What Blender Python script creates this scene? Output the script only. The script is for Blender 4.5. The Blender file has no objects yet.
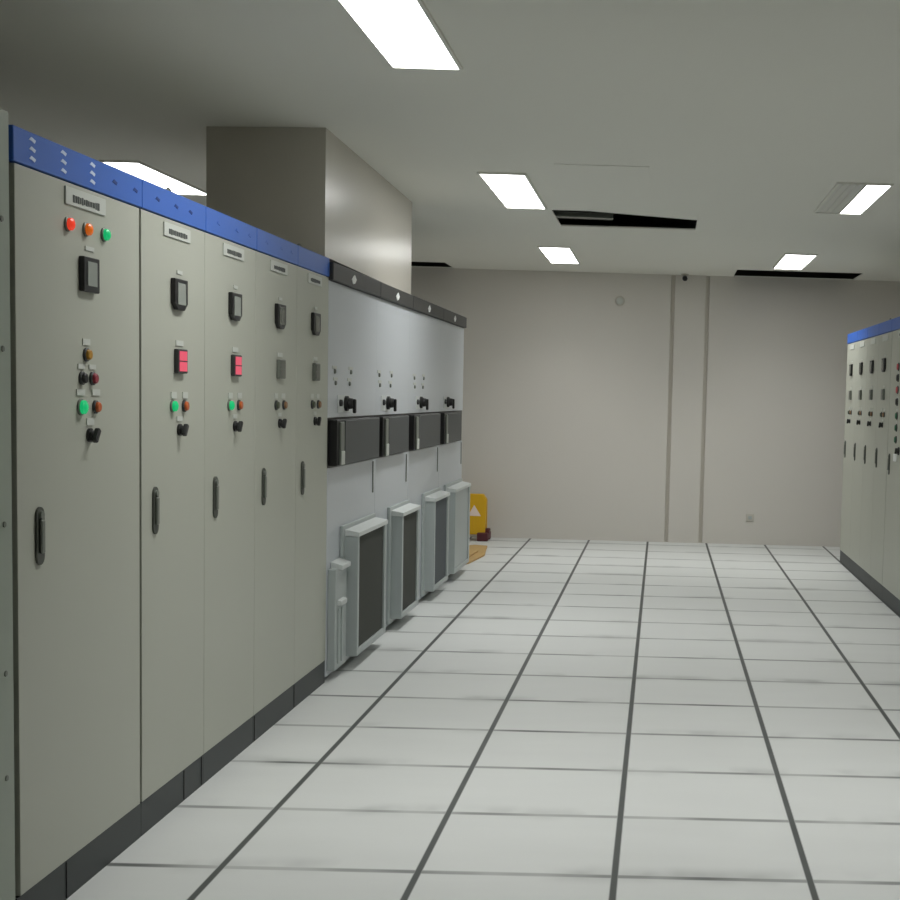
import bpy, bmesh, math, random
from mathutils import Matrix, Vector
random.seed(7)
PI = math.pi
sc = bpy.context.scene
COL = sc.collection

# ------------------------------------------------------------------ helpers
def lin(r, g, b):
    def f(c):
        c /= 255.0
        return c / 12.92 if c <= 0.04045 else ((c + 0.055) / 1.055) ** 2.4
    return (f(r), f(g), f(b), 1.0)

def mat(name, col, rough=0.5, metal=0.0, emit=None, estr=0.0, noise=0.0, nscale=6.0, spec=0.5, bump=0.0, bscale=120.0):
    m = bpy.data.materials.new(name)
    m.use_nodes = True
    nt = m.node_tree
    b = nt.nodes['Principled BSDF']
    b.inputs['Base Color'].default_value = col
    b.inputs['Roughness'].default_value = rough
    b.inputs['Metallic'].default_value = metal
    b.inputs['Specular IOR Level'].default_value = spec
    if emit:
        b.inputs['Emission Color'].default_value = emit
        b.inputs['Emission Strength'].default_value = estr
    if noise > 0 or bump > 0:
        tc = nt.nodes.new('ShaderNodeTexCoord')
    if noise > 0:
        n = nt.nodes.new('ShaderNodeTexNoise')
        n.inputs['Scale'].default_value = nscale
        n.inputs['Detail'].default_value = 4
        nt.links.new(tc.outputs['Object'], n.inputs['Vector'])
        mx = nt.nodes.new('ShaderNodeMix'); mx.data_type = 'RGBA'
        mx.inputs[6].default_value = tuple(c * (1 - noise) for c in col[:3]) + (1,)
        mx.inputs[7].default_value = tuple(min(1, c * (1 + noise)) for c in col[:3]) + (1,)
        nt.links.new(n.outputs['Fac'], mx.inputs[0])
        nt.links.new(mx.outputs[2], b.inputs['Base Color'])
    if bump > 0:
        n2 = nt.nodes.new('ShaderNodeTexNoise')
        n2.inputs['Scale'].default_value = bscale
        nt.links.new(tc.outputs['Object'], n2.inputs['Vector'])
        bp = nt.nodes.new('ShaderNodeBump')
        bp.inputs['Strength'].default_value = bump
        bp.inputs['Distance'].default_value = 0.002
        nt.links.new(n2.outputs['Fac'], bp.inputs['Height'])
        nt.links.new(bp.outputs['Normal'], b.inputs['Normal'])
    return m

class MB:
    """collects solids that make up ONE mesh"""
    def __init__(self):
        self.bm = bmesh.new()
    def box(self, x0, x1, y0, y1, z0, z1, bevel=0.0, seg=1):
        t = bmesh.new()
        bmesh.ops.create_cube(t, size=1)
        for v in t.verts:
            v.co = Vector(((x0 + x1) / 2 + v.co.x * (x1 - x0), (y0 + y1) / 2 + v.co.y * (y1 - y0), (z0 + z1) / 2 + v.co.z * (z1 - z0)))
        if bevel > 0:
            bmesh.ops.bevel(t, geom=t.edges[:], offset=bevel, segments=seg, affect='EDGES', profile=0.5)
        self.merge(t); return self
    def lathe(self, c, axis, prof, n=20):
        """prof: list of (distance along axis, radius)"""
        ax = Vector(axis).normalized()
        u = ax.orthogonal().normalized(); w = ax.cross(u)
        t = bmesh.new(); rings = []
        for d, r in prof:
            r = max(r, 1e-5)
            rings.append([t.verts.new(Vector(c) + ax * d + (u * math.cos(2 * PI * k / n) + w * math.sin(2 * PI * k / n)) * r) for k in range(n)])
        for a, b in zip(rings, rings[1:]):
            for k in range(n):
                t.faces.new((a[k], a[(k + 1) % n], b[(k + 1) % n], b[k]))
        t.faces.new(rings[0][::-1]); t.faces.new(rings[-1])
        self.merge(t); return self
    def prism(self, pts, axis, a0, a1, bevel=0.0):
        """polygon pts extruded along axis ('x','y','z') from a0 to a1"""
        t = bmesh.new()
        def P(p, a):
            return {'x': (a, p[0], p[1]), 'y': (p[0], a, p[1]), 'z': (p[0], p[1], a)}[axis]
        A = [t.verts.new(P(p, a0)) for p in pts]; B = [t.verts.new(P(p, a1)) for p in pts]
        t.faces.new(A); t.faces.new(B[::-1])
        for k in range(len(pts)):
            j = (k + 1) % len(pts)
            t.faces.new((A[k], B[k], B[j], A[j]))
        if bevel > 0:
            bmesh.ops.bevel(t, geom=t.edges[:], offset=bevel, segments=2, affect='EDGES', profile=0.5)
        self.merge(t); return self
    def tube(self, pts, r, n=8):
        t = bmesh.new(); rings = []
        pts = [Vector(p) for p in pts]
        for i, p in enumerate(pts):
            d = (pts[min(i + 1, len(pts) - 1)] - pts[max(i - 1, 0)]).normalized()
            u = d.orthogonal().normalized() if i == 0 else (u - d * u.dot(d)).normalized()
            w = d.cross(u)
            rings.append([t.verts.new(p + (u * math.cos(2 * PI * k / n) + w * math.sin(2 * PI * k / n)) * r) for k in range(n)])
        for a, b in zip(rings, rings[1:]):
            for k in range(n):
                t.faces.new((a[k], a[(k + 1) % n], b[(k + 1) % n], b[k]))
        t.faces.new(rings[0][::-1]); t.faces.new(rings[-1])
        self.merge(t); return self
    def rot(self, M):
        self.bm.transform(M); return self
    def merge(self, t):
        bmesh.ops.recalc_face_normals(t, faces=t.faces[:])
        me = bpy.data.meshes.new('tmp'); t.to_mesh(me); t.free()
        self.bm.from_mesh(me); bpy.data.meshes.remove(me)
    def build(self, name, m, parent=None, smooth=False):
        me = bpy.data.meshes.new(name)
        self.bm.to_mesh(me); self.bm.free()
        me.materials.append(m)
        if smooth:
            for p in me.polygons: p.use_smooth = True
            try: me.set_sharp_from_angle(angle=math.radians(35))
            except Exception: pass
        o = bpy.data.objects.new(name, me); COL.objects.link(o)
        if parent: o.parent = parent
        return o

def thing(name, label, cat, loc, rz=0.0, group=None):
    o = bpy.data.objects.new(name, None); COL.objects.link(o)
    o.empty_display_size = 0.1
    o.location = loc; o.rotation_euler = (0, 0, rz)
    o['label'] = label; o['category'] = cat
    if group: o['group'] = group
    return o
def tag(o, label, cat, group=None):
    o['label'] = label; o['category'] = cat
    if group: o['group'] = group
    return o
def struct(o):
    o['kind'] = 'structure'; return o

# ------------------------------------------------------------------ materials
M = {}
M['beige']   = mat('beige_enamel', lin(177, 179, 167), 0.42, noise=0.02, nscale=2, bump=0.05, bscale=260)
M['endgrey'] = mat('grey_green_enamel', lin(152, 160, 148), 0.45, noise=0.02, nscale=2)
M['seam']    = mat('dark_gasket', lin(70, 71, 62), 0.8)
M['plinth']  = mat('plinth_charcoal', lin(52, 57, 57), 0.5)
M['blue']    = mat('blue_enamel', lin(44, 98, 190), 0.4)
M['bluedark']= mat('slot_navy', lin(30, 58, 128), 0.6)
M['bluepale']= mat('slot_pale', lin(212, 224, 246), 0.5)
M['black']   = mat('black_plastic', lin(24, 24, 24), 0.42)
M['dark']    = mat('dark_grey_plastic', lin(52, 54, 54), 0.5)
M['screen']  = mat('meter_glass', lin(150, 155, 148), 0.15)
M['screenoff'] = mat('meter_glass_dim', lin(98, 101, 93), 0.15)
M['plate']   = mat('white_label', lin(198, 201, 194), 0.5)
M['ink']     = mat('label_ink', lin(70, 74, 72), 0.6)
M['red_on']  = mat('lamp_red', lin(200, 40, 30), 0.25, emit=lin(255, 70, 40), estr=0.55)
M['amber_on']= mat('lamp_amber', lin(200, 96, 20), 0.25, emit=lin(255, 120, 20), estr=0.32)
M['green_on']= mat('lamp_green', lin(10, 130, 80), 0.25, emit=lin(20, 235, 140), estr=0.42)
M['amber']   = mat('button_amber', lin(182, 132, 34), 0.35)
M['orange']  = mat('button_orange', lin(190, 92, 40), 0.35)
M['redbtn']  = mat('button_red', lin(150, 44, 60), 0.35)
M['green']   = mat('button_green', lin(24, 96, 62), 0.35)
M['dullgreen'] = mat('button_dull_green', lin(78, 84, 66), 0.4)
M['dullorange'] = mat('button_dull_orange', lin(140, 104, 70), 0.4)
M['redoff']  = mat('button_dull_red', lin(196, 84, 92), 0.35)
M['digits']  = mat('digit_display_red', lin(190, 60, 80), 0.3, emit=lin(255, 100, 130), estr=0.40)
M['digitsline'] = mat('digit_display_gap', lin(150, 28, 44), 0.4)
M['digitsoff'] = mat('digit_display_off', lin(84, 87, 78), 0.3)
M['chrome']  = mat('bright_metal', lin(190, 194, 194), 0.3, 0.6)
M['lockgrey']= mat('lock_grey', lin(116, 120, 112), 0.4, 0.3)
M['lockdark']= mat('lock_dark', lin(74, 77, 70), 0.5)
M['silver']  = mat('silver_paint', lin(193, 198, 203), 0.30, 0.08, noise=0.015, nscale=2)
M['hood']    = mat('hood_grey', lin(172, 179, 178), 0.4, 0.05)
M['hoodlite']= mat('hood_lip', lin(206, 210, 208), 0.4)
M['header']  = mat('header_charcoal', lin(46, 46, 43), 0.5)
M['panelgrey'] = mat('drive_panel_grey', lin(58, 62, 64), 0.45)
M['mesh']    = mat('filter_mesh', lin(58, 60, 54), 0.8)
M['meshblue']= mat('filter_mesh_blue', lin(84, 90, 94), 0.8)
M['white']   = mat('white_badge', lin(232, 234, 232), 0.4)
M['wall']    = mat('wall_paint', lin(212, 208, 201), 0.8, noise=0.015, nscale=1.2, spec=0.2)
M['groove']  = mat('wall_joint', lin(202, 197, 187), 0.9, spec=0.1)
M['ceil']    = mat('ceiling_paint', lin(226, 226, 218), 0.85, noise=0.012, nscale=0.8, spec=0.2)
M['soffit']  = mat('soffit_paint', lin(200, 195, 184), 0.27, spec=0.6)
M['void']    = mat('void_concrete', lin(84, 82, 76), 0.9)
M['lightframe'] = mat('light_frame', lin(222, 222, 214), 0.5)
M['lamp']    = mat('lamp_diffuser', lin(240, 240, 236), 0.5, emit=(0.99, 1.0, 0.985, 1), estr=9.2)
M['deadlamp']= mat('lamp_diffuser_unlit', lin(205, 206, 198), 0.3)
M['yellow']  = mat('yellow_plastic', lin(216, 168, 14), 0.4)
M['maroon']  = mat('dark_red_rubber', lin(84, 34, 40), 0.6)
M['pinkwhite'] = mat('pale_sticker', lin(232, 214, 206), 0.5)
M['stickred']= mat('sticker_red', lin(190, 92, 84), 0.5)
M['card']    = mat('brown_card', lin(186, 154, 100), 0.8, noise=0.12, nscale=5)
M['dim']     = mat('off_white_plastic', lin(196, 192, 182), 0.5)

def floor_material():
    m = bpy.data.materials.new('raised_floor_tiles'); m.use_nodes = True
    nt = m.node_tree; N = nt.nodes; Lk = nt.links.new
    b = N['Principled BSDF']
    geo = N.new('ShaderNodeNewGeometry'); sep = N.new('ShaderNodeSeparateXYZ')
    Lk(geo.outputs['Position'], sep.inputs[0])
    def math_(op, a, c=None, d=None):
        n = N.new('ShaderNodeMath'); n.operation = op
        for i, s in enumerate((a, c, d)):
            if s is None: continue
            if isinstance(s, (int, float)): n.inputs[i].default_value = s
            else: Lk(s, n.inputs[i])
        return n.outputs[0]
    def line(sock, off, half, soft):
        t = math_('DIVIDE', math_('SUBTRACT', sock, off), 0.6)
        fr = math_('FRACT', math_('ADD', t, 0.5))
        d = math_('MULTIPLY', math_('ABSOLUTE', math_('SUBTRACT', fr, 0.5)), 0.6)
        mr = N.new('ShaderNodeMapRange'); mr.interpolation_type = 'SMOOTHSTEP'
        Lk(d, mr.inputs[0])
        mr.inputs[1].default_value = half; mr.inputs[2].default_value = half + soft
        mr.inputs[3].default_value = 1; mr.inputs[4].default_value = 0
        return mr.outputs[0], t
    lx, tx = line(sep.outputs[0], X0, 0.0075, 0.006)
    ly, ty = line(sep.outputs[1], Y0, 0.0085, 0.012)
    # the cross joints fade in and out with dirt
    mp = N.new('ShaderNodeMapping'); Lk(geo.outputs['Position'], mp.inputs[0])
    mp.inputs['Scale'].default_value = (2.2, 3.1, 1)
    nz = N.new('ShaderNodeTexNoise'); nz.inputs['Scale'].default_value = 1.0; nz.inputs['Detail'].default_value = 2
    Lk(mp.outputs[0], nz.inputs[0])
    mr = N.new('ShaderNodeMapRange'); Lk(nz.outputs['Fac'], mr.inputs[0])
    mr.inputs[1].default_value = 0.35; mr.inputs[2].default_value = 0.68
    mr.inputs[3].default_value = 0.34; mr.inputs[4].default_value = 0.9
    lyw = math_('MULTIPLY', ly, mr.outputs[0])
    # grime along some joints
    lg, _ = line(sep.outputs[1], Y0 + 0.02, 0.0, 0.11)
    mp3 = N.new('ShaderNodeMapping'); Lk(geo.outputs['Position'], mp3.inputs[0]); mp3.inputs['Scale'].default_value = (2.6, 1.7, 1); mp3.inputs['Location'].default_value = (3.1, 0.4, 0)
    n3 = N.new('ShaderNodeTexNoise'); n3.inputs['Scale'].default_value = 1.0; n3.inputs['Detail'].default_value = 3; Lk(mp3.outputs[0], n3.inputs[0])
    mr3 = N.new('ShaderNodeMapRange'); Lk(n3.outputs['Fac'], mr3.inputs[0])
    mr3.inputs[1].default_value = 0.50; mr3.inputs[2].default_value = 0.72; mr3.inputs[3].default_value = 0; mr3.inputs[4].default_value = 0.42
    lyw = math_('MAXIMUM', lyw, math_('MULTIPLY', lg, mr3.outputs[0]))
    fac = math_('MAXIMUM', math_('MULTIPLY', lx, 0.97), lyw)
    # per tile tone
    cmb = N.new('ShaderNodeCombineXYZ'); Lk(math_('FLOOR', tx), cmb.inputs[0]); Lk(math_('FLOOR', ty), cmb.inputs[1])
    wn = N.new('ShaderNodeTexWhiteNoise'); Lk(cmb.outputs[0], wn.inputs[0])
    # scuffs: long thin streaks across the aisle
    mp2 = N.new('ShaderNodeMapping'); Lk(geo.outputs['Position'], mp2.inputs[0])
    mp2.inputs['Scale'].default_value = (1.6, 5.5, 1)
    n2 = N.new('ShaderNodeTexNoise'); n2.inputs['Scale'].default_value = 1.0; n2.inputs['Detail'].default_value = 3
    Lk(mp2.outputs[0], n2.inputs[0])
    tone = math_('ADD', math_('MULTIPLY', wn.outputs['Value'], 0.035), math_('MULTIPLY', n2.outputs['Fac'], 0.10))
    tone = math_('ADD', tone, 0.90)
    base = N.new('ShaderNodeMix'); base.data_type = 'RGBA'; base.blend_type = 'MULTIPLY'
    base.inputs[0].default_value = 1; base.inputs[6].default_value = lin(217, 219, 217)
    cc = N.new('ShaderNodeCombineColor')
    for i in range(3): Lk(tone, cc.inputs[i])
    Lk(cc.outputs[0], base.inputs[7])
    mx = N.new('ShaderNodeMix'); mx.data_type = 'RGBA'
    Lk(fac, mx.inputs[0]); Lk(base.outputs[2], mx.inputs[6]); mx.inputs[7].default_value = lin(66, 70, 68)
    Lk(mx.outputs[2], b.inputs['Base Color'])
    rr = N.new('ShaderNodeMapRange'); Lk(n2.outputs['Fac'], rr.inputs[0])
    rr.inputs[3].default_value = 0.42; rr.inputs[4].default_value = 0.6
    Lk(rr.outputs[0], b.inputs['Roughness'])
    b.inputs['Specular IOR Level'].default_value = 0.35
    return m
X0, Y0 = -1.3044, 4.1037
M['floor'] = floor_material()

# ------------------------------------------------------------------ the room
XL, XR, YN, YF, ZC = -3.9, 3.3, -3.6, 14.0, 2.715
struct(MB().box(XL - .1, XR + .1, YN - .1, YF + .2, -0.1, 0).build('floor', M['floor']))
struct(MB().box(XL - .1, XL, YN, YF, 0, ZC).build('wall_left', M['wall']))
struct(MB().box(XR, XR + .1, YN, YF, 0, ZC).build('wall_right', M['wall']))
struct(MB().box(XL - .1, XR + .1, YN - .1, YN, 0, ZC).build('wall_near', M['wall']))
# far wall: two panels, a slightly proud pilaster between them, shadow joints each side
fw = MB()
fw.box(XL, 0.065, YF, YF + .1, 0, ZC)
fw.box(0.455, XR, YF, YF + .1, 0, ZC)
fw.box(0.105, 0.415, YF - .012, YF + .1, 0, ZC)
struct(fw.build('wall_far', M['wall']))
struct(MB().box(0.066, 0.104, YF + .022, YF + .1, 0, ZC).build('trim_1', M['groove']))
struct(MB().box(0.416, 0.454, YF + .022, YF + .1, 0, ZC).build('trim_2', M['groove']))
# ceiling with three missing panels
holes = [(-0.78, 0.215, 9.42, 10.28), (0.69, 1.90, 13.27, 13.99), (-3.4, -2.13, 13.42, 13.99)]
xs = sorted({XL - .1, XR + .1} | {h[0] for h in holes} | {h[1] for h in holes})
ys = sorted({YN - .1, YF + .2} | {h[2] for h in holes} | {h[3] for h in holes})
cm = bmesh.new(); vg = {}
def cv(x, y):
    if (x, y) not in vg: vg[(x, y)] = cm.verts.new((x, y, ZC))
    return vg[(x, y)]
for i in range(len(xs) - 1):
    for j in range(len(ys) - 1):
        cx, cy = (xs[i] + xs[i + 1]) / 2, (ys[j] + ys[j + 1]) / 2
        if any(h[0] < cx < h[1] and h[2] < cy < h[3] for h in holes): continue
        cm.faces.new((cv(xs[i], ys[j]), cv(xs[i], ys[j + 1]), cv(xs[i + 1], ys[j + 1]), cv(xs[i + 1], ys[j])))
ret = bmesh.ops.extrude_face_region(cm, geom=cm.faces[:])
for v in [g for g in ret['geom'] if isinstance(g, bmesh.types.BMVert)]: v.co.z += 0.010
bmesh.ops.recalc_face_normals(cm, faces=cm.faces[:])
me = bpy.data.meshes.new('ceiling'); cm.to_mesh(me); cm.free(); me.materials.append(M['ceil'])
co = bpy.data.objects.new('ceiling', me); COL.objects.link(co); struct(co)
vd = MB()
vd.box(XL - .1, XR + .1, YN - .1, YF + .2, 3.25, 3.3)
vd.box(XL - .15, XL - .1, YN - .1, YF + .2, ZC + .018, 3.25); vd.box(XR + .1, XR + .15, YN - .1, YF + .2, ZC + .018, 3.25)
vd.box(XL - .1, XR + .1, YF + .2, YF + .25, ZC + .018, 3.25); vd.box(XL - .1, XR + .1, YN - .15, YN - .1, ZC + .018, 3.25)
struct(vd.build('ceiling_void', M['void']))
# boxed-in beam above the cabinets
struct(MB().prism([(-1.648, 6.73), (-1.69, 9.25), (-2.27, 9.30), (-2.24, 6.79)], 'z', 2.103, ZC).build('trim_3', M['soffit']))
# ceiling hatch, hairline joints
hm = MB()
hm.box(-0.62, -0.10, 7.56, 8.16, ZC - .004, ZC - .0005, 0.001)
h = hm.build('ceiling_hatch', M['ceil']); tag(h, 'faint square access hatch set flush into ceiling before dark hole', 'hatch')
# loose tile lying tilted in the hole
tl = MB(); tl.box(-0.62, 0.62, -0.62, 0.0, 0.0, 0.012, 0.002)
tl.rot(Matrix.Translation((-0.06, 9.70, ZC + .0105)) @ Matrix.Rotation(math.radians(23), 4, 'Z'))
tag(tl.build('ceiling_tile', M['ceil']), 'slipped ceiling tile lying askew over near edge of the dark hole', 'ceiling tile')
ch = MB(); ch.box(-0.55, 0.50, -0.045, 0.045, 0.0, 0.02, 0.002); ch.box(-0.55, 0.50, -0.040, -0.034, 0.02, 0.035)
ch.rot(Matrix.Translation((-0.88, 9.86, ZC + .0105)) @ Matrix.Rotation(math.radians(4), 4, 'Z'))
tag(ch.build('support_rail', M['lockgrey']), 'loose grey metal rail reaching over left end of the dark ceiling hole', 'rail')

# ------------------------------------------------------------------ ceiling lights
def ceiling_light(x0, x1, y0, y1, label, half_dead=False):
    t = thing('ceiling_light', label, 'ceiling light', ((x0 + x1) / 2, (y0 + y1) / 2, ZC), 0, 'recessed strip lights')
    hx, hy = (x1 - x0) / 2, (y1 - y0) / 2
    f = MB(); w = 0.014
    f.box(-hx - w, -hx, -hy - w, hy + w, -0.012, -0.0005); f.box(hx, hx + w, -hy - w, hy + w, -0.012, -0.0005)
    f.box(-hx, hx, -hy - w, -hy, -0.012, -0.0005); f.box(-hx, hx, hy, hy + w, -0.012, -0.0005)
    if half_dead: f.box(0.005, 0.012, -hy, hy, -0.012, -0.0005)
    f.build('frame', M['lightframe'], t)
    if half_dead:
        MB().box(0.013, hx - .001, -hy + .001, hy - .001, -0.009, -0.001).build('diffuser', M['lamp'], t)
        d = MB().box(-hx + .001, 0.004, -hy + .001, hy - .001, -0.007, -0.001)
        for k in range(3): d.box(-hx + .02 + k * .04, -hx + .03 + k * .04, -hy + .03, hy - .03, -0.011, -0.0075)
        o = d.build('diffuser', M['deadlamp'], t); o['label'] = 'unlit grey diffuser half'
    else:
        MB().box(-hx + .001, hx - .001, -hy + .001, hy - .001, -0.009, -0.001).build('diffuser', M['lamp'], t)
    la = bpy.data.lights.new('fluorescent_lamp', 'AREA'); la.shape = 'RECTANGLE'
    la.size = (x1 - x0) * (0.45 if half_dead else 0.96); la.size_y = (y1 - y0) * 0.98
    la.energy = POWER * (x1 - x0) * (y1 - y0) / 0.35 * (0.45 if half_dead else 1); la.color = (0.99, 1.0, 0.985); la.spread = math.radians(SPREAD)
    lo = bpy.data.objects.new('fluorescent_lamp', la); COL.objects.link(lo); lo.parent = t
    lo.location = (hx / 2 if half_dead else 0, 0, -0.0105)
    return t
POWER, SPREAD = 10.4, 124.0
LX = (-1.068, -0.815)
ceiling_light(*LX, 4.10, 5.41, 'large bright strip light at the top edge of the photo')
ceiling_light(*LX, 7.92, 9.30, 'bright strip light on ceiling just before the dark hole')
ceiling_light(*LX, 11.70, 13.03, 'bright strip light beyond the dark hole, nearest the far wall left')
ceiling_light(0.975, 1.268, 7.90, 9.10, 'strip light on the right, half of it unlit', True)
ceiling_light(1.015, 1.27, 11.70, 12.95, 'small bright strip light beside the missing panel at far wall')
ceiling_light(-3.19, -2.99, 7.90, 9.12, 'bright strip light showing above the blue cabinet headers')
ceiling_light(1.0, 1.27, 4.10, 5.41, 'added unseen strip light nearest the camera on the right, above frame edge')  # unseen fixture, added to brighten the right side of the aisle

# ------------------------------------------------------------------ beige cabinets
def name_plate(par, x, z, w=0.25, h=0.05, ink=True):
    p = MB().box(x - w / 2, x + w / 2, -0.005, 0.0, z - h / 2, z + h / 2, 0.001).build('name_plate', M['plate'], par)
    if ink:                                  # the lettering is too blurred to read: a short row of strokes
        t = MB(); xx = x - w * 0.34
        while xx < x + w * 0.34:
            ww = random.choice((0.008, 0.012, 0.014)); hh = random.uniform(0.30, 0.44) * h
            t.box(xx, xx + ww, -0.0062, -0.0052, z - .1 * h - hh / 2, z - .1 * h + hh / 2)
            xx += ww + 0.005
        t.build('lettering', M['ink'], p)
    return p
def label_plate(par, x, z, w=0.05, h=0.018):
    return MB().box(x - w / 2, x + w / 2, -0.003, 0.0, z - h / 2, z + h / 2).build('label_plate', M['plate'], par)
def lamp(par, x, z, m, r=0.017, name='indicator_lamp', what=None, depth=0.014):
    b = MB().lathe((x, 0, z), (0, -1, 0), [(0, r * 1.2), (0.005, r * 1.2), (0.007, r * 1.02)], 20).build(name, M['lockgrey'], par, True)
    l = MB().lathe((x, -0.007, z), (0, -1, 0), [(0, r), (depth * .55, r * .98), (depth * .8, r * .75), (depth, r * .35)], 20).build('lens', m, b, True)
    if what: b['label'] = what
    return b
def button(par, x, z, m, r=0.017, what=None):
    b = MB().lathe((x, 0, z), (0, -1, 0), [(0, r * 1.15), (0.006, r * 1.15), (0.008, r)], 20).build('push_button', M['dark'], par, True)
    MB().lathe((x, -0.008, z), (0, -1, 0), [(0, r * .88), (0.006, r * .85), (0.008, r * .7)], 20).build('cap', m, b, True)
    if what: b['label'] = what
    return b
def knob(par, x, z, r=0.017):
    k = MB().lathe((x, 0, z), (0, -1, 0), [(0, r * 1.2), (0.008, r * 1.2), (0.007, r * .9), (0.014, r * .85), (0.016, r * .7)], 20)
    k.build('selector_switch', M['black'], par, True)
    lv = MB().box(-0.008, 0.008, -0.030, -0.014, -0.022, 0.022, 0.003).rot(Matrix.Translation((x, 0, z)) @ Matrix.Rotation(math.radians(35), 4, 'Y'))
    lv.build('switch_lever', M['black'], par)
def meter(par, x, z, w=0.135, h=0.098, lit=True, chamfer=0.0):
    d = 0.016
    a, c = w / 2, h / 2
    if chamfer: pts = [(x - a, z + c), (x + a, z + c), (x + a, z - c + chamfer), (x + a - chamfer * 1.3, z - c), (x - a + chamfer * 1.3, z - c), (x - a, z - c + chamfer)]
    else: pts = [(x - a, z + c), (x + a, z + c), (x + a, z - c), (x - a, z - c)]
    o = MB().prism(pts, 'y', -d, 0.0, 0.003).build('panel_meter', M['black'], par)
    sw, sh = w * .30, h * .33
    MB().box(x - sw, x + sw, -d - .002, -d + .001, z - sh, z + sh + .004, 0.001).build('meter_screen', M['screen' if lit else 'screenoff'], o)
def lock_handle(par, x, z, w=0.046, h=0.155):
    pl = MB()
    pts = []
    r = w / 2
    for k in range(9): pts.append((x + r * math.cos(PI * k / 8), z + h / 2 - r + r * math.sin(PI * k / 8)))
    for k in range(9): pts.append((x - r * math.cos(PI * k / 8), z - h / 2 + r - r * math.sin(PI * k / 8)))
    o = pl.prism(pts, 'y', -0.006, 0.0).build('door_lock', M['lockdark'], par)
    lv = MB().box(x - .011, x + .011, -0.014, -0.006, z - h * .30, z + h * .28, 0.003)
    lv.lathe((x, -0.006, z + h * .36), (0, -1, 0), [(0, .012), (.006, .011)], 14)
    lv.build('lock_lever', M['lockgrey'], o, True)
def lifting_eye(par, x, y, z):
    pts = [(x + 0.022 * math.cos(a), y, z + 0.028 + 0.022 * math.sin(a)) for a in [2 * PI * k / 14 for k in range(15)]]
    e = MB().tube(pts, 0.007, 8)
    e.lathe((x, y, z), (0, 0, 1), [(0, .022), (.006, .022), (.010, .010)], 14)
    e.build('lifting_eye', M['lockgrey'], par, True)

H = 2.10; DEP = 0.72; ZP = 0.112; ZH = 2.012
def cabinet_shell(t, w, gap=0.001, eyes=()):
    MB().box(0.001, w - .001, 0.022, DEP, ZP + .001, H - .006).build('cabinet_body', M['seam'] if gap > .006 else M['beige'], t)
    dr = MB().box(gap, w - (.015 if gap > .006 else .001), 0.0, 0.0215, ZP + .002, ZH - .004, 0.0015, 2).build('door', M['beige'], t)
    p = MB().box(0.001, w - .001, 0.003, DEP, 0, ZP)
    p.build('plinth', M['plinth'], t)
    MB().box(0.0012, w - .0012, -0.004, 0.0215, ZH, H, 0.002, 1).build('header', M['blue'], t)
    for ex in eyes: lifting_eye(t, ex, 0.10, H - .006)
    return dr
def header_slots(t, xs_, m, jitter=0.0):
    for x in xs_:
        s = MB()
        for k in ((0,) if m is not M['bluepale'] else (-1, 0, 1)):
            zc = (ZH + H) / 2 + k * 0.024
            s.box(-0.017, 0.017, -0.0022, 0.0, -0.005, 0.005).rot(Matrix.Identity(4)) if False else None
            s.prism([(x - .019, zc - .001), (x - .006, zc + .008), (x + .019, zc + .002), (x + .012, zc - .006), (x - .004, zc - .002)], 'y', -0.0056, -0.0042)
        s.build('vent_slot', m, t)
def plinth_joint(t, x):
    MB().box(x - .004, x + .004, 0.0005, 0.0028, 0.004, ZP - .004).build('plinth_clip', M['black'], t)

def incomer_cabinet(name, label, loc, rz, w):
    """the widest cabinet: row of three lamps, meter, buttons in pairs"""
    t = thing(name, label, 'electrical cabinet', loc, rz, None)
    d = cabinet_shell(t, w, 0.015)
    s = w / 0.86
    name_plate(t, 0.44 * s, 1.972, 0.27, 0.048)
    lamp(t, 0.320, 1.894, M['red_on'], what='glowing red lamp')
    lamp(t, 0.440, 1.894, M['amber_on'], what='glowing amber lamp')
    lamp(t, 0.565, 1.894, M['green_on'], what='glowing green lamp')
    label_plate(t, 0.465, 1.842, 0.06, 0.012)
    meter(t, 0.448, 1.767, 0.108)
    label_plate(t, 0.44, 1.577); button(t, 0.438, 1.541, M['amber'], what='amber push button')
    label_plate(t, 0.405, 1.507, 0.045, 0.014); label_plate(t, 0.48, 1.507, 0.045, 0.014)
    button(t, 0.408, 1.474, M['black'], what='black push button'); button(t, 0.480, 1.474, M['redbtn'], what='dark red push button')
    label_plate(t, 0.40, 1.434, 0.055, 0.018); label_plate(t, 0.505, 1.434, 0.055, 0.018)
    lamp(t, 0.400, 1.392, M['green_on'], 0.020, what='glowing green lamp'); button(t, 0.500, 1.392, M['orange'], 0.017, what='orange push button')
    label_plate(t, 0.465, 1.350, 0.05, 0.02)
    knob(t, 0.458, 1.311)
    lock_handle(t, 0.135, 1.052)
    return t
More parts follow.
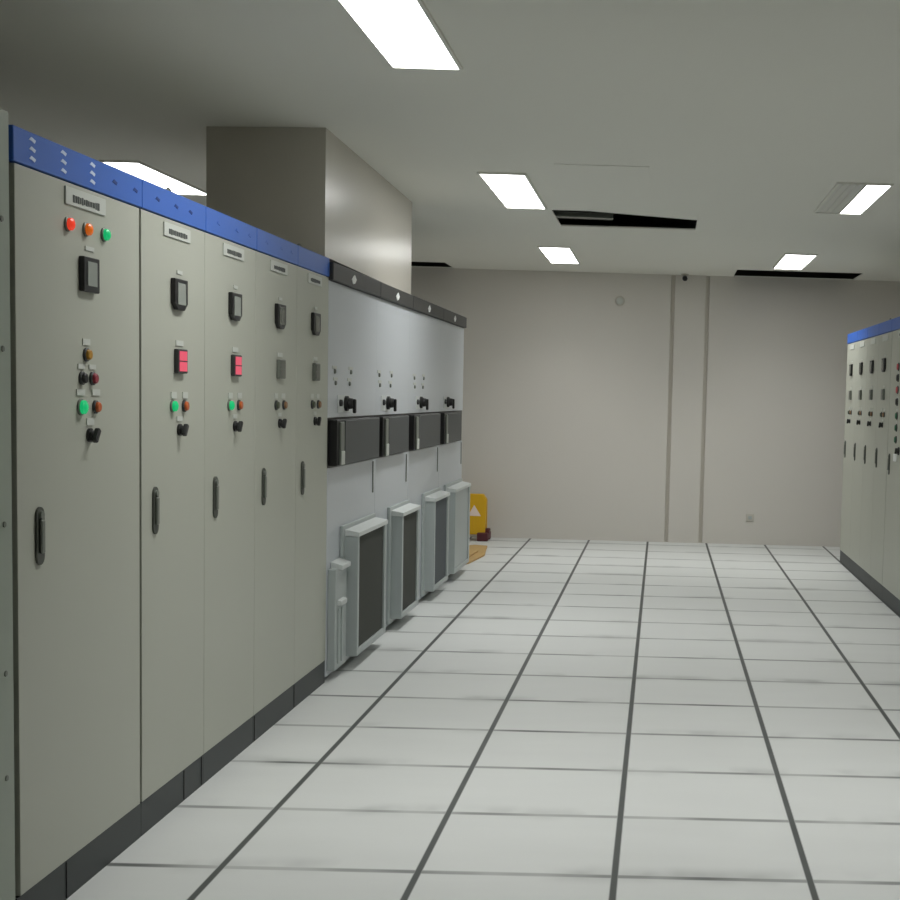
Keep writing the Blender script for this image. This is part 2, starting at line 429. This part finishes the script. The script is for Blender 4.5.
def feeder_cabinet(label, loc, rz, w, on, eyes=(), group=None, slots=(), slotmat=None, ink=True):
    t = thing('electrical_cabinet', label, 'electrical cabinet', loc, rz, group)
    cabinet_shell(t, w, eyes=eyes)
    s = w / 0.60
    name_plate(t, 0.315 * s, 1.972, 0.25, 0.044, ink)
    label_plate(t, 0.34 * s, 1.842, 0.05, 0.012)
    meter(t, 0.320 * s, 1.766, 0.125, 0.104, on, 0.022)
    label_plate(t, 0.34 * s, 1.604, 0.07, 0.018)
    fr = MB().box(0.335 * s - .046, 0.335 * s + .046, -0.016, 0.0, 1.502, 1.584, 0.003).build('digital_display', M['dark'] if on else M['lockgrey'], t)
    dp = MB()
    for k in (0, 1): dp.box(0.335 * s - .036, 0.335 * s + .036, -0.0175, -0.0155, 1.509 + k * .036, 1.541 + k * .036)
    o = dp.build('display_window', M['digits'] if on else M['digitsoff'], fr)
    if on: fr['label'] = 'glowing red digital display'
    label_plate(t, 0.285 * s, 1.428, 0.05, 0.022); label_plate(t, 0.395 * s, 1.428, 0.05, 0.022)
    if on:
        lamp(t, 0.272 * s, 1.391, M['green_on'], 0.018, what='glowing green lamp'); button(t, 0.385 * s, 1.391, M['orange'], 0.018, what='orange push button')
    else:
        button(t, 0.285 * s, 1.389, M['dullgreen'], 0.018); button(t, 0.40 * s, 1.389, M['dullorange'], 0.018)
    label_plate(t, 0.34 * s, 1.348, 0.05, 0.016)
    knob(t, 0.338 * s, 1.310)
    lock_handle(t, 0.112 * s, 1.052)
    if slots: header_slots(t, slots, slotmat)
    return t

XF = -1.645          # front of the left row
RZ = PI / 2
c1 = incomer_cabinet('electrical_cabinet', 'widest beige cabinet in left row with three lamps red amber green across top', (XF, 3.512, 0), RZ, 0.857)
header_slots(c1, (0.105, 0.29), M['bluepale']); header_slots(c1, (0.48,), M['bluepale']); header_slots(c1, (0.64, 0.80), M['bluedark'])
plinth_joint(c1, 0.30)
bnd = [4.370, 4.972, 5.590, 6.215, 6.800]
GL = 'beige feeder cabinets of the left row'
f1 = feeder_cabinet('beige cabinet with red digital display, directly beyond the wide three-lamp cabinet', (XF, bnd[0], 0), RZ, .601, True, (0.52,), GL, (0.13, 0.30, 0.44), M['bluedark'])
plinth_joint(f1, 0.40); plinth_joint(f1, 0.585)
feeder_cabinet('beige cabinet with red digital display, the farther of the two lit red in left row', (XF, bnd[1], 0), RZ, .617, True, (), GL, (0.14, 0.36, 0.52), M['blue'])
f3 = feeder_cabinet('beige cabinet with dark display, between red-display cabinet and last blue-topped one', (XF, bnd[2], 0), RZ, .624, False, (), GL, (0.14, 0.36, 0.52), M['blue'])
plinth_joint(f3, 0.02)
f4 = feeder_cabinet('last beige blue-topped cabinet of the left row, touching the silver cabinets', (XF, bnd[3], 0), RZ, .584, False, (0.41,), GL, (), None)
plinth_joint(f4, 0.01)

# plain cabinet at the left picture edge
t = thing('steel_cabinet', 'plain grey-green steel cabinet without blue header at left edge of photo', 'electrical cabinet', (XF, 2.62, 0), RZ)
MB().box(0.0, 0.880, 0.02, DEP, 0.112, 2.13).build('cabinet_body', M['endgrey'], t)
MB().box(0.004, 0.880, 0, 0.02, 0.114, 2.128, 0.003, 2).build('side_panel', M['endgrey'], t)
MB().box(0.0, 0.880, 0.003, DEP, 0, 0.112).build('plinth', M['plinth'], t)
for z in (0.45, 0.72, 1.10, 1.54, 1.86):
    MB().lathe((0.835, 0, z), (0, -1, 0), [(0, .008), (.003, .007)], 12).build('screw', M['lockgrey'], t)
MB().box(0.8805, 0.889, 0.012, DEP - .02, 0.0, 2.05).build('gasket_strip', M['seam'], t)

# ------------------------------------------------------------------ right row (mirror side of the aisle)
XG = 1.692; RR = -PI / 2
rb = [12.66, 12.02, 11.42, 10.82]
GR = 'beige feeder cabinets of the right row'
RL = ['beige cabinet at far end of right row, nearest the far wall', 'second beige cabinet from the far end of right row',
      'third beige cabinet from the far end of right row', 'beige cabinet of right row beside the cabinet with red lamps']
for k in range(4):
    feeder_cabinet(RL[k], (XG, rb[k], 0), RR, .639 if k == 0 else .599, False, (0.50,) if k == 2 else (), GR, ink=False)
t = thing('electrical_cabinet', 'beige cabinet cut by right picture edge with red and green lamps', 'electrical cabinet', (XG, 10.22, 0), RR)
cabinet_shell(t, 0.86, 0.012, (0.5,))
name_plate(t, 0.45, 1.972, 0.27, 0.048)
for z, m, w_ in ((1.739, 'redbtn', 'red lamp'), (1.574, 'redbtn', 'red lamp')):
    button(t, 0.36, z, M['redoff'], 0.026, what='dull red button')
for z in (1.660, 1.488): button(t, 0.36, z, M['black'], 0.026, what='black push button')
for z in (1.388, 1.302, 1.217): button(t, 0.37, z, M['green'], 0.024, what='green push button')
for z in (1.695, 1.52, 1.43, 1.345): label_plate(t, 0.36, z, 0.06, 0.014)
knob(t, 0.50, 1.14, 0.024)
MB().box(0.33, 0.42, -0.012, 0.0, 1.06, 1.115, 0.003).build('notice_card', M['white'], t)
lock_handle(t, 0.12, 1.03)

# ------------------------------------------------------------------ silver drive cabinets
sb = [6.802, 7.942, 8.972, 10.218, 11.410]
boxes = [(6.85, 7.88), (7.975, 8.80), (8.985, 10.05), (10.235, 11.08)]
knoby = [7.17, 8.26, 9.39, 10.57]; logoy = [7.25, 8.44, 9.58, 10.76]
hoods = [(7.13, 7.88), (8.36, 8.955), (9.56, 10.21), (10.52, 11.33)]
SL = ['first silver drive cabinet touching the beige row, with a low cable cover at its foot',
      'second silver drive cabinet counted from the beige row', 'third silver drive cabinet counted from the beige row',
      'last silver drive cabinet, nearest yellow floor sign and far wall']
for k in range(4):
    y0, w = sb[k], sb[k + 1] - sb[k] - .002
    t = thing('drive_cabinet', SL[k], 'drive cabinet', (XF, y0, 0), RZ, 'silver drive cabinets of the left row')
    SD = 0.72
    MB().box(0.0, w, 0.022, SD, 0.03, 2.083).build('cabinet_body', M['silver'], t)
    MB().box(0.02, w - .02, 0.06, SD, 0.0, 0.029).build('plinth', M['plinth'], t)
    MB().box(0.0, w + .001, 0, 0.021, 1.322, 1.995, 0.0008).build('upper_door', M['silver'], t)
    MB().box(0.0015, w - .0015, 0, 0.021, 0.022, 1.072, 0.002).build('lower_door', M['silver'], t)
    MB().box(0.0015, w - .0015, 0.006, 0.0215, 1.073, 1.321).build('recess_panel', M['black'], t)
    hd = MB().box(0.001, w - .001, -0.022, 0.0215, 1.998, 2.084, 0.004)
    hd.build('header', M['header'], t)
    lx = logoy[k] - y0
    e = MB().prism([(lx - .052, 2.034), (lx - .018, 2.052), (lx + .012, 2.062), (lx + .052, 2.040), (lx + .020, 2.018), (lx - .020, 2.012)], 'y', -0.0255, -0.0222)
    e.build('emblem', M['white'], t)
    # projecting operator panel in the recess
    b0, b1 = boxes[k][0] - y0, boxes[k][1] - y0
    P = 0.036
    pb = MB().box(b0, b1, -P, 0.006, 1.082, 1.312, 0.003)
    pb.build('operator_panel', M['black'], t)
    MB().box(b0 + .165, b1 - .03, -P - .004, -P + .001, 1.088, 1.306, 0.002).build('panel_cover', M['panelgrey'], t)
    hb = MB().box(b0 + .045, b0 + .125, -P - .010, -P + .001, 1.084, 1.30, 0.004)
    hb.build('handle_strip', M['lockgrey'], t)
    MB().box(b0 + .05, b0 + .12, -P - .014, -P - .009, 1.084, 1.155, 0.003).build('handle_grip', M['plate'], t)
    # rotary switch and the small studs above it
    kx = knoby[k] - y0
    MB().box(kx - .17, kx + .10, -0.003, 0.0, 1.345, 1.435, 0.001).build('switch_plate', M['hoodlite'], t)
    rs = MB().lathe((kx, -.003, 1.392), (0, -1, 0), [(0, .040), (.014, .040), (.018, .030), (.038, .027), (.042, .022)], 20)
    rs.build('rotary_switch', M['black'], t, True)
    MB().box(kx - .012, kx + .012, -0.058, -0.042, 1.342, 1.416, 0.004).build('switch_lever', M['black'], t)
    MB().lathe((kx - .125, -.003, 1.395), (0, -1, 0), [(0, .018), (.012, .017), (.014, .012)], 14).build('push_button', M['dark'], t, True)
    if k < 3:
        for dx, dz in ((-.24, 1.553), (.12, 1.556), (-.22, 1.495), (.09, 1.495)):
            x = max(kx + dx, 0.06)
            pl = MB().box(x - .045, x + .045, -0.003, 0, dz + .012, dz + .028).build('label_plate', M['plate'], t)
            MB().lathe((x, 0, dz), (0, -1, 0), [(0, .012), (.007, .011), (.009, .008)], 14).build('indicator_stud', M['lockgrey'], t, True)
    # seam mark below the recess
    MB().box(w - .075, w - .060, -0.006, 0.0, 0.88, 1.06, 0.002).build('door_lock', M['lockgrey'], t)
    # filter hood: open-fronted box standing off the door
    h0, h1 = hoods[k][0] - y0, hoods[k][1] - y0
    zt, zb, pr = 0.735, 0.070, 0.085
    hh = MB()
    hh.box(h0, h0 + .035, -pr, 0, zb, zt - .03, 0.003)
    hh.box(h1 - .055, h1, -pr, 0, zb, zt - .03, 0.003)
    hh.box(h0 + .035, h1 - .055, -pr, 0, zb, zb + .035, 0.003)
    hh.box(h0 - .05, h1 + .008, -0.018, 0, zb - .03, zt + .025, 0.003)      # flange against the door
    vh = hh.build('filter_hood', M['hood'], t)
    MB().prism([(0.0, zt + .006), (-pr - .006, zt - .010), (-pr - .006, zt - .034), (0.0, zt - .030)], 'x', h0 - .006, h1 + .004, 0.003).build('hood_lip', M['hoodlite'], vh)
    g = MB().box(h0 + .036, h1 - .056, -0.074, -0.019, zb + .036, zt - .031)
    g.build('filter_mesh', M['hood'] if k == 3 else M['meshblue'] if k == 2 else M['mesh'], vh)
    if k == 0:   # low cable cover with two lids
        cc = MB().box(0.03, 0.27, -0.040, 0, 0.05, 0.565, 0.004)
        cc.box(0.075, 0.10, -0.047, -0.040, 0.08, 0.36, 0.002); cc.box(0.15, 0.175, -0.047, -0.040, 0.08, 0.36, 0.002)
        cv_ = cc.build('cable_cover', M['hood'], t)
        lids = MB()
        for zz in (0.565, 0.385):
            lids.prism([(0.0, zz + .032), (-0.060, zz + .014), (-0.060, zz - .010), (0.0, zz - .004)], 'x', 0.075 if zz < .5 else 0.09, 0.20 if zz < .5 else 0.275, 0.003)
        lids.build('cover_lid', M['hoodlite'], cv_)
    if k == 3:
        MB().box(w - .0005, w + .0015, 0.05, SD - .05, 0.08, 1.95).build('end_panel', M['silver'], t)

# ------------------------------------------------------------------ small things at the far end
t = thing('floor_sign', 'yellow floor sign with dark red feet against far wall beyond silver cabinets', 'floor sign', (-1.87, 13.72, 0), 0)
sg = MB().prism([(-0.16, 0.05), (0.145, 0.05), (0.150, 0.40), (0.115, 0.455), (-0.12, 0.455), (-0.155, 0.40)], 'y', -0.016, 0.016, 0.006)
sg.rot(Matrix.Rotation(math.radians(-8), 4, 'X') @ Matrix.Translation((0, -0.085, 0)))
sg.build('front_board', M['yellow'], t)
sg = MB().prism([(-0.16, 0.05), (0.145, 0.05), (0.150, 0.40), (0.115, 0.455), (-0.12, 0.455), (-0.155, 0.40)], 'y', -0.016, 0.016, 0.006)
sg.rot(Matrix.Rotation(math.radians(8), 4, 'X') @ Matrix.Translation((0, 0.085, 0)))
sg.build('back_board', M['yellow'], t)
tri = MB().prism([(-0.03, 0.235), (0.10, 0.235), (0.03, 0.345)], 'y', -0.0185, -0.0162)
tri.rot(Matrix.Rotation(math.radians(-8), 4, 'X') @ Matrix.Translation((0, -0.085, 0)))
st = tri.build('warning_triangle', M['pinkwhite'], t)
for sx in (-0.12, 0.125):
    for sy in (-0.10, 0.10):
        ft = MB().box(sx - .055, sx + .055, sy - .035, sy + .035, 0, 0.085, 0.012, 2)
        ft.build('foot', M['maroon'], t)
MB().box(0.135, 0.185, -0.06, 0.05, 0.02, 0.12, 0.012, 2).build('side_clip', M['maroon'], t)

cb = MB()
cb.prism([(-1.66, 11.60), (-1.615, 11.75), (-1.56, 12.35), (-1.60, 12.75), (-1.625, 13.05), (-1.75, 13.10), (-1.95, 12.9), (-2.0, 12.2), (-1.80, 11.60)], 'z', 0.002, 0.02, 0.003)
cbo = cb.build('cardboard_sheet', M['card'])
fl = MB().prism([(-1.90, 12.05), (-1.66, 11.95), (-1.64, 12.5), (-1.90, 12.75)], 'z', 0.022, 0.034, 0.003)
fl.build('folded_flap', M['card'], cbo)
tag(cbo, 'tan cardboard sheet on the floor past the last silver cabinet', 'cardboard')

t = thing('wall_sensor', 'small round white sensor high on far wall left of pilaster', 'sensor', (-0.449, YF, 2.437))
MB().lathe((0, 0, 0), (0, -1, 0), [(0, .050), (.012, .050), (.016, .044)], 24).build('base', M['dim'], t, True)
MB().lathe((0, -.016, 0), (0, -1, 0), [(0, .036), (.014, .032), (.020, .018)], 24).build('cap', M['plate'], t, True)
t = thing('wall_socket', 'small pale socket low on far wall right of pilaster', 'socket', (0.937, YF, 0.275))
MB().box(-.040, .040, -0.010, 0, -.040, .040, 0.004, 2).build('face_plate', M['dim'], t)
MB().box(-.018, .018, -0.014, -0.010, -.016, .018, 0.002).build('outlet', M['hood'], t)
t = thing('security_camera', 'small dark camera under ceiling at top of far wall pilaster', 'camera', (0.20, YF - .10, ZC))
MB().lathe((0, 0, 0), (0, 0, -1), [(0, .04), (.010, .04), (.014, .015), (.03, .015)], 16).build('mount', M['dim'], t, True)
MB().lathe((0, .035, -.035), (0, -1, -.15), [(0, .018), (.01, .026), (.09, .026), (.10, .020)], 16).build('camera_body', M['black'], t, True)

# ------------------------------------------------------------------ camera, world, view
f, px, py, pit, yaw, rol, camz = 1372.63, 675.05, 505.35, 0.0770508, 0.0118597, 0.0283113, 1.46147
def fitted():
    cp, sp, cy, sy, cr, sr = math.cos(pit), math.sin(pit), math.cos(yaw), math.sin(yaw), math.cos(rol), math.sin(rol)
    B = Matrix(((1, 0, 0), (0, 0, -1), (0, 1, 0)))
    Ry = Matrix(((cy, -sy, 0), (sy, cy, 0), (0, 0, 1)))
    Rp = Matrix(((1, 0, 0), (0, cp, -sp), (0, sp, cp)))
    Rr = Matrix(((cr, -sr, 0), (sr, cr, 0), (0, 0, 1)))
    return Rr @ Rp @ B @ Ry
R = fitted()
W = R.transposed() @ Matrix(((1, 0, 0), (0, -1, 0), (0, 0, -1)))
cam = bpy.data.cameras.new('camera'); co = bpy.data.objects.new('camera', cam); COL.objects.link(co)
co.matrix_world = Matrix.Translation((0, 0, camz)) @ W.to_4x4()
cam.sensor_fit = 'HORIZONTAL'; cam.sensor_width = 36.0; cam.lens = f / 900 * 36.0
cam.shift_x = -(px - 450) / 900; cam.shift_y = (py - 450) / 900
cam.clip_start = 0.05
sc.camera = co
w = bpy.data.worlds.new('world'); sc.world = w; w.use_nodes = True
w.node_tree.nodes['Background'].inputs[0].default_value = (0.02, 0.02, 0.02, 1)
sc.view_settings.view_transform = 'Standard'
sc.view_settings.look = 'None'
sc.view_settings.gamma = 1.0
sc.view_settings.use_curve_mapping = False
sc.view_settings.exposure = 0.0
sc.cycles.use_denoising = True
sc.cycles.max_bounces = 10
sc.cycles.diffuse_bounces = 6
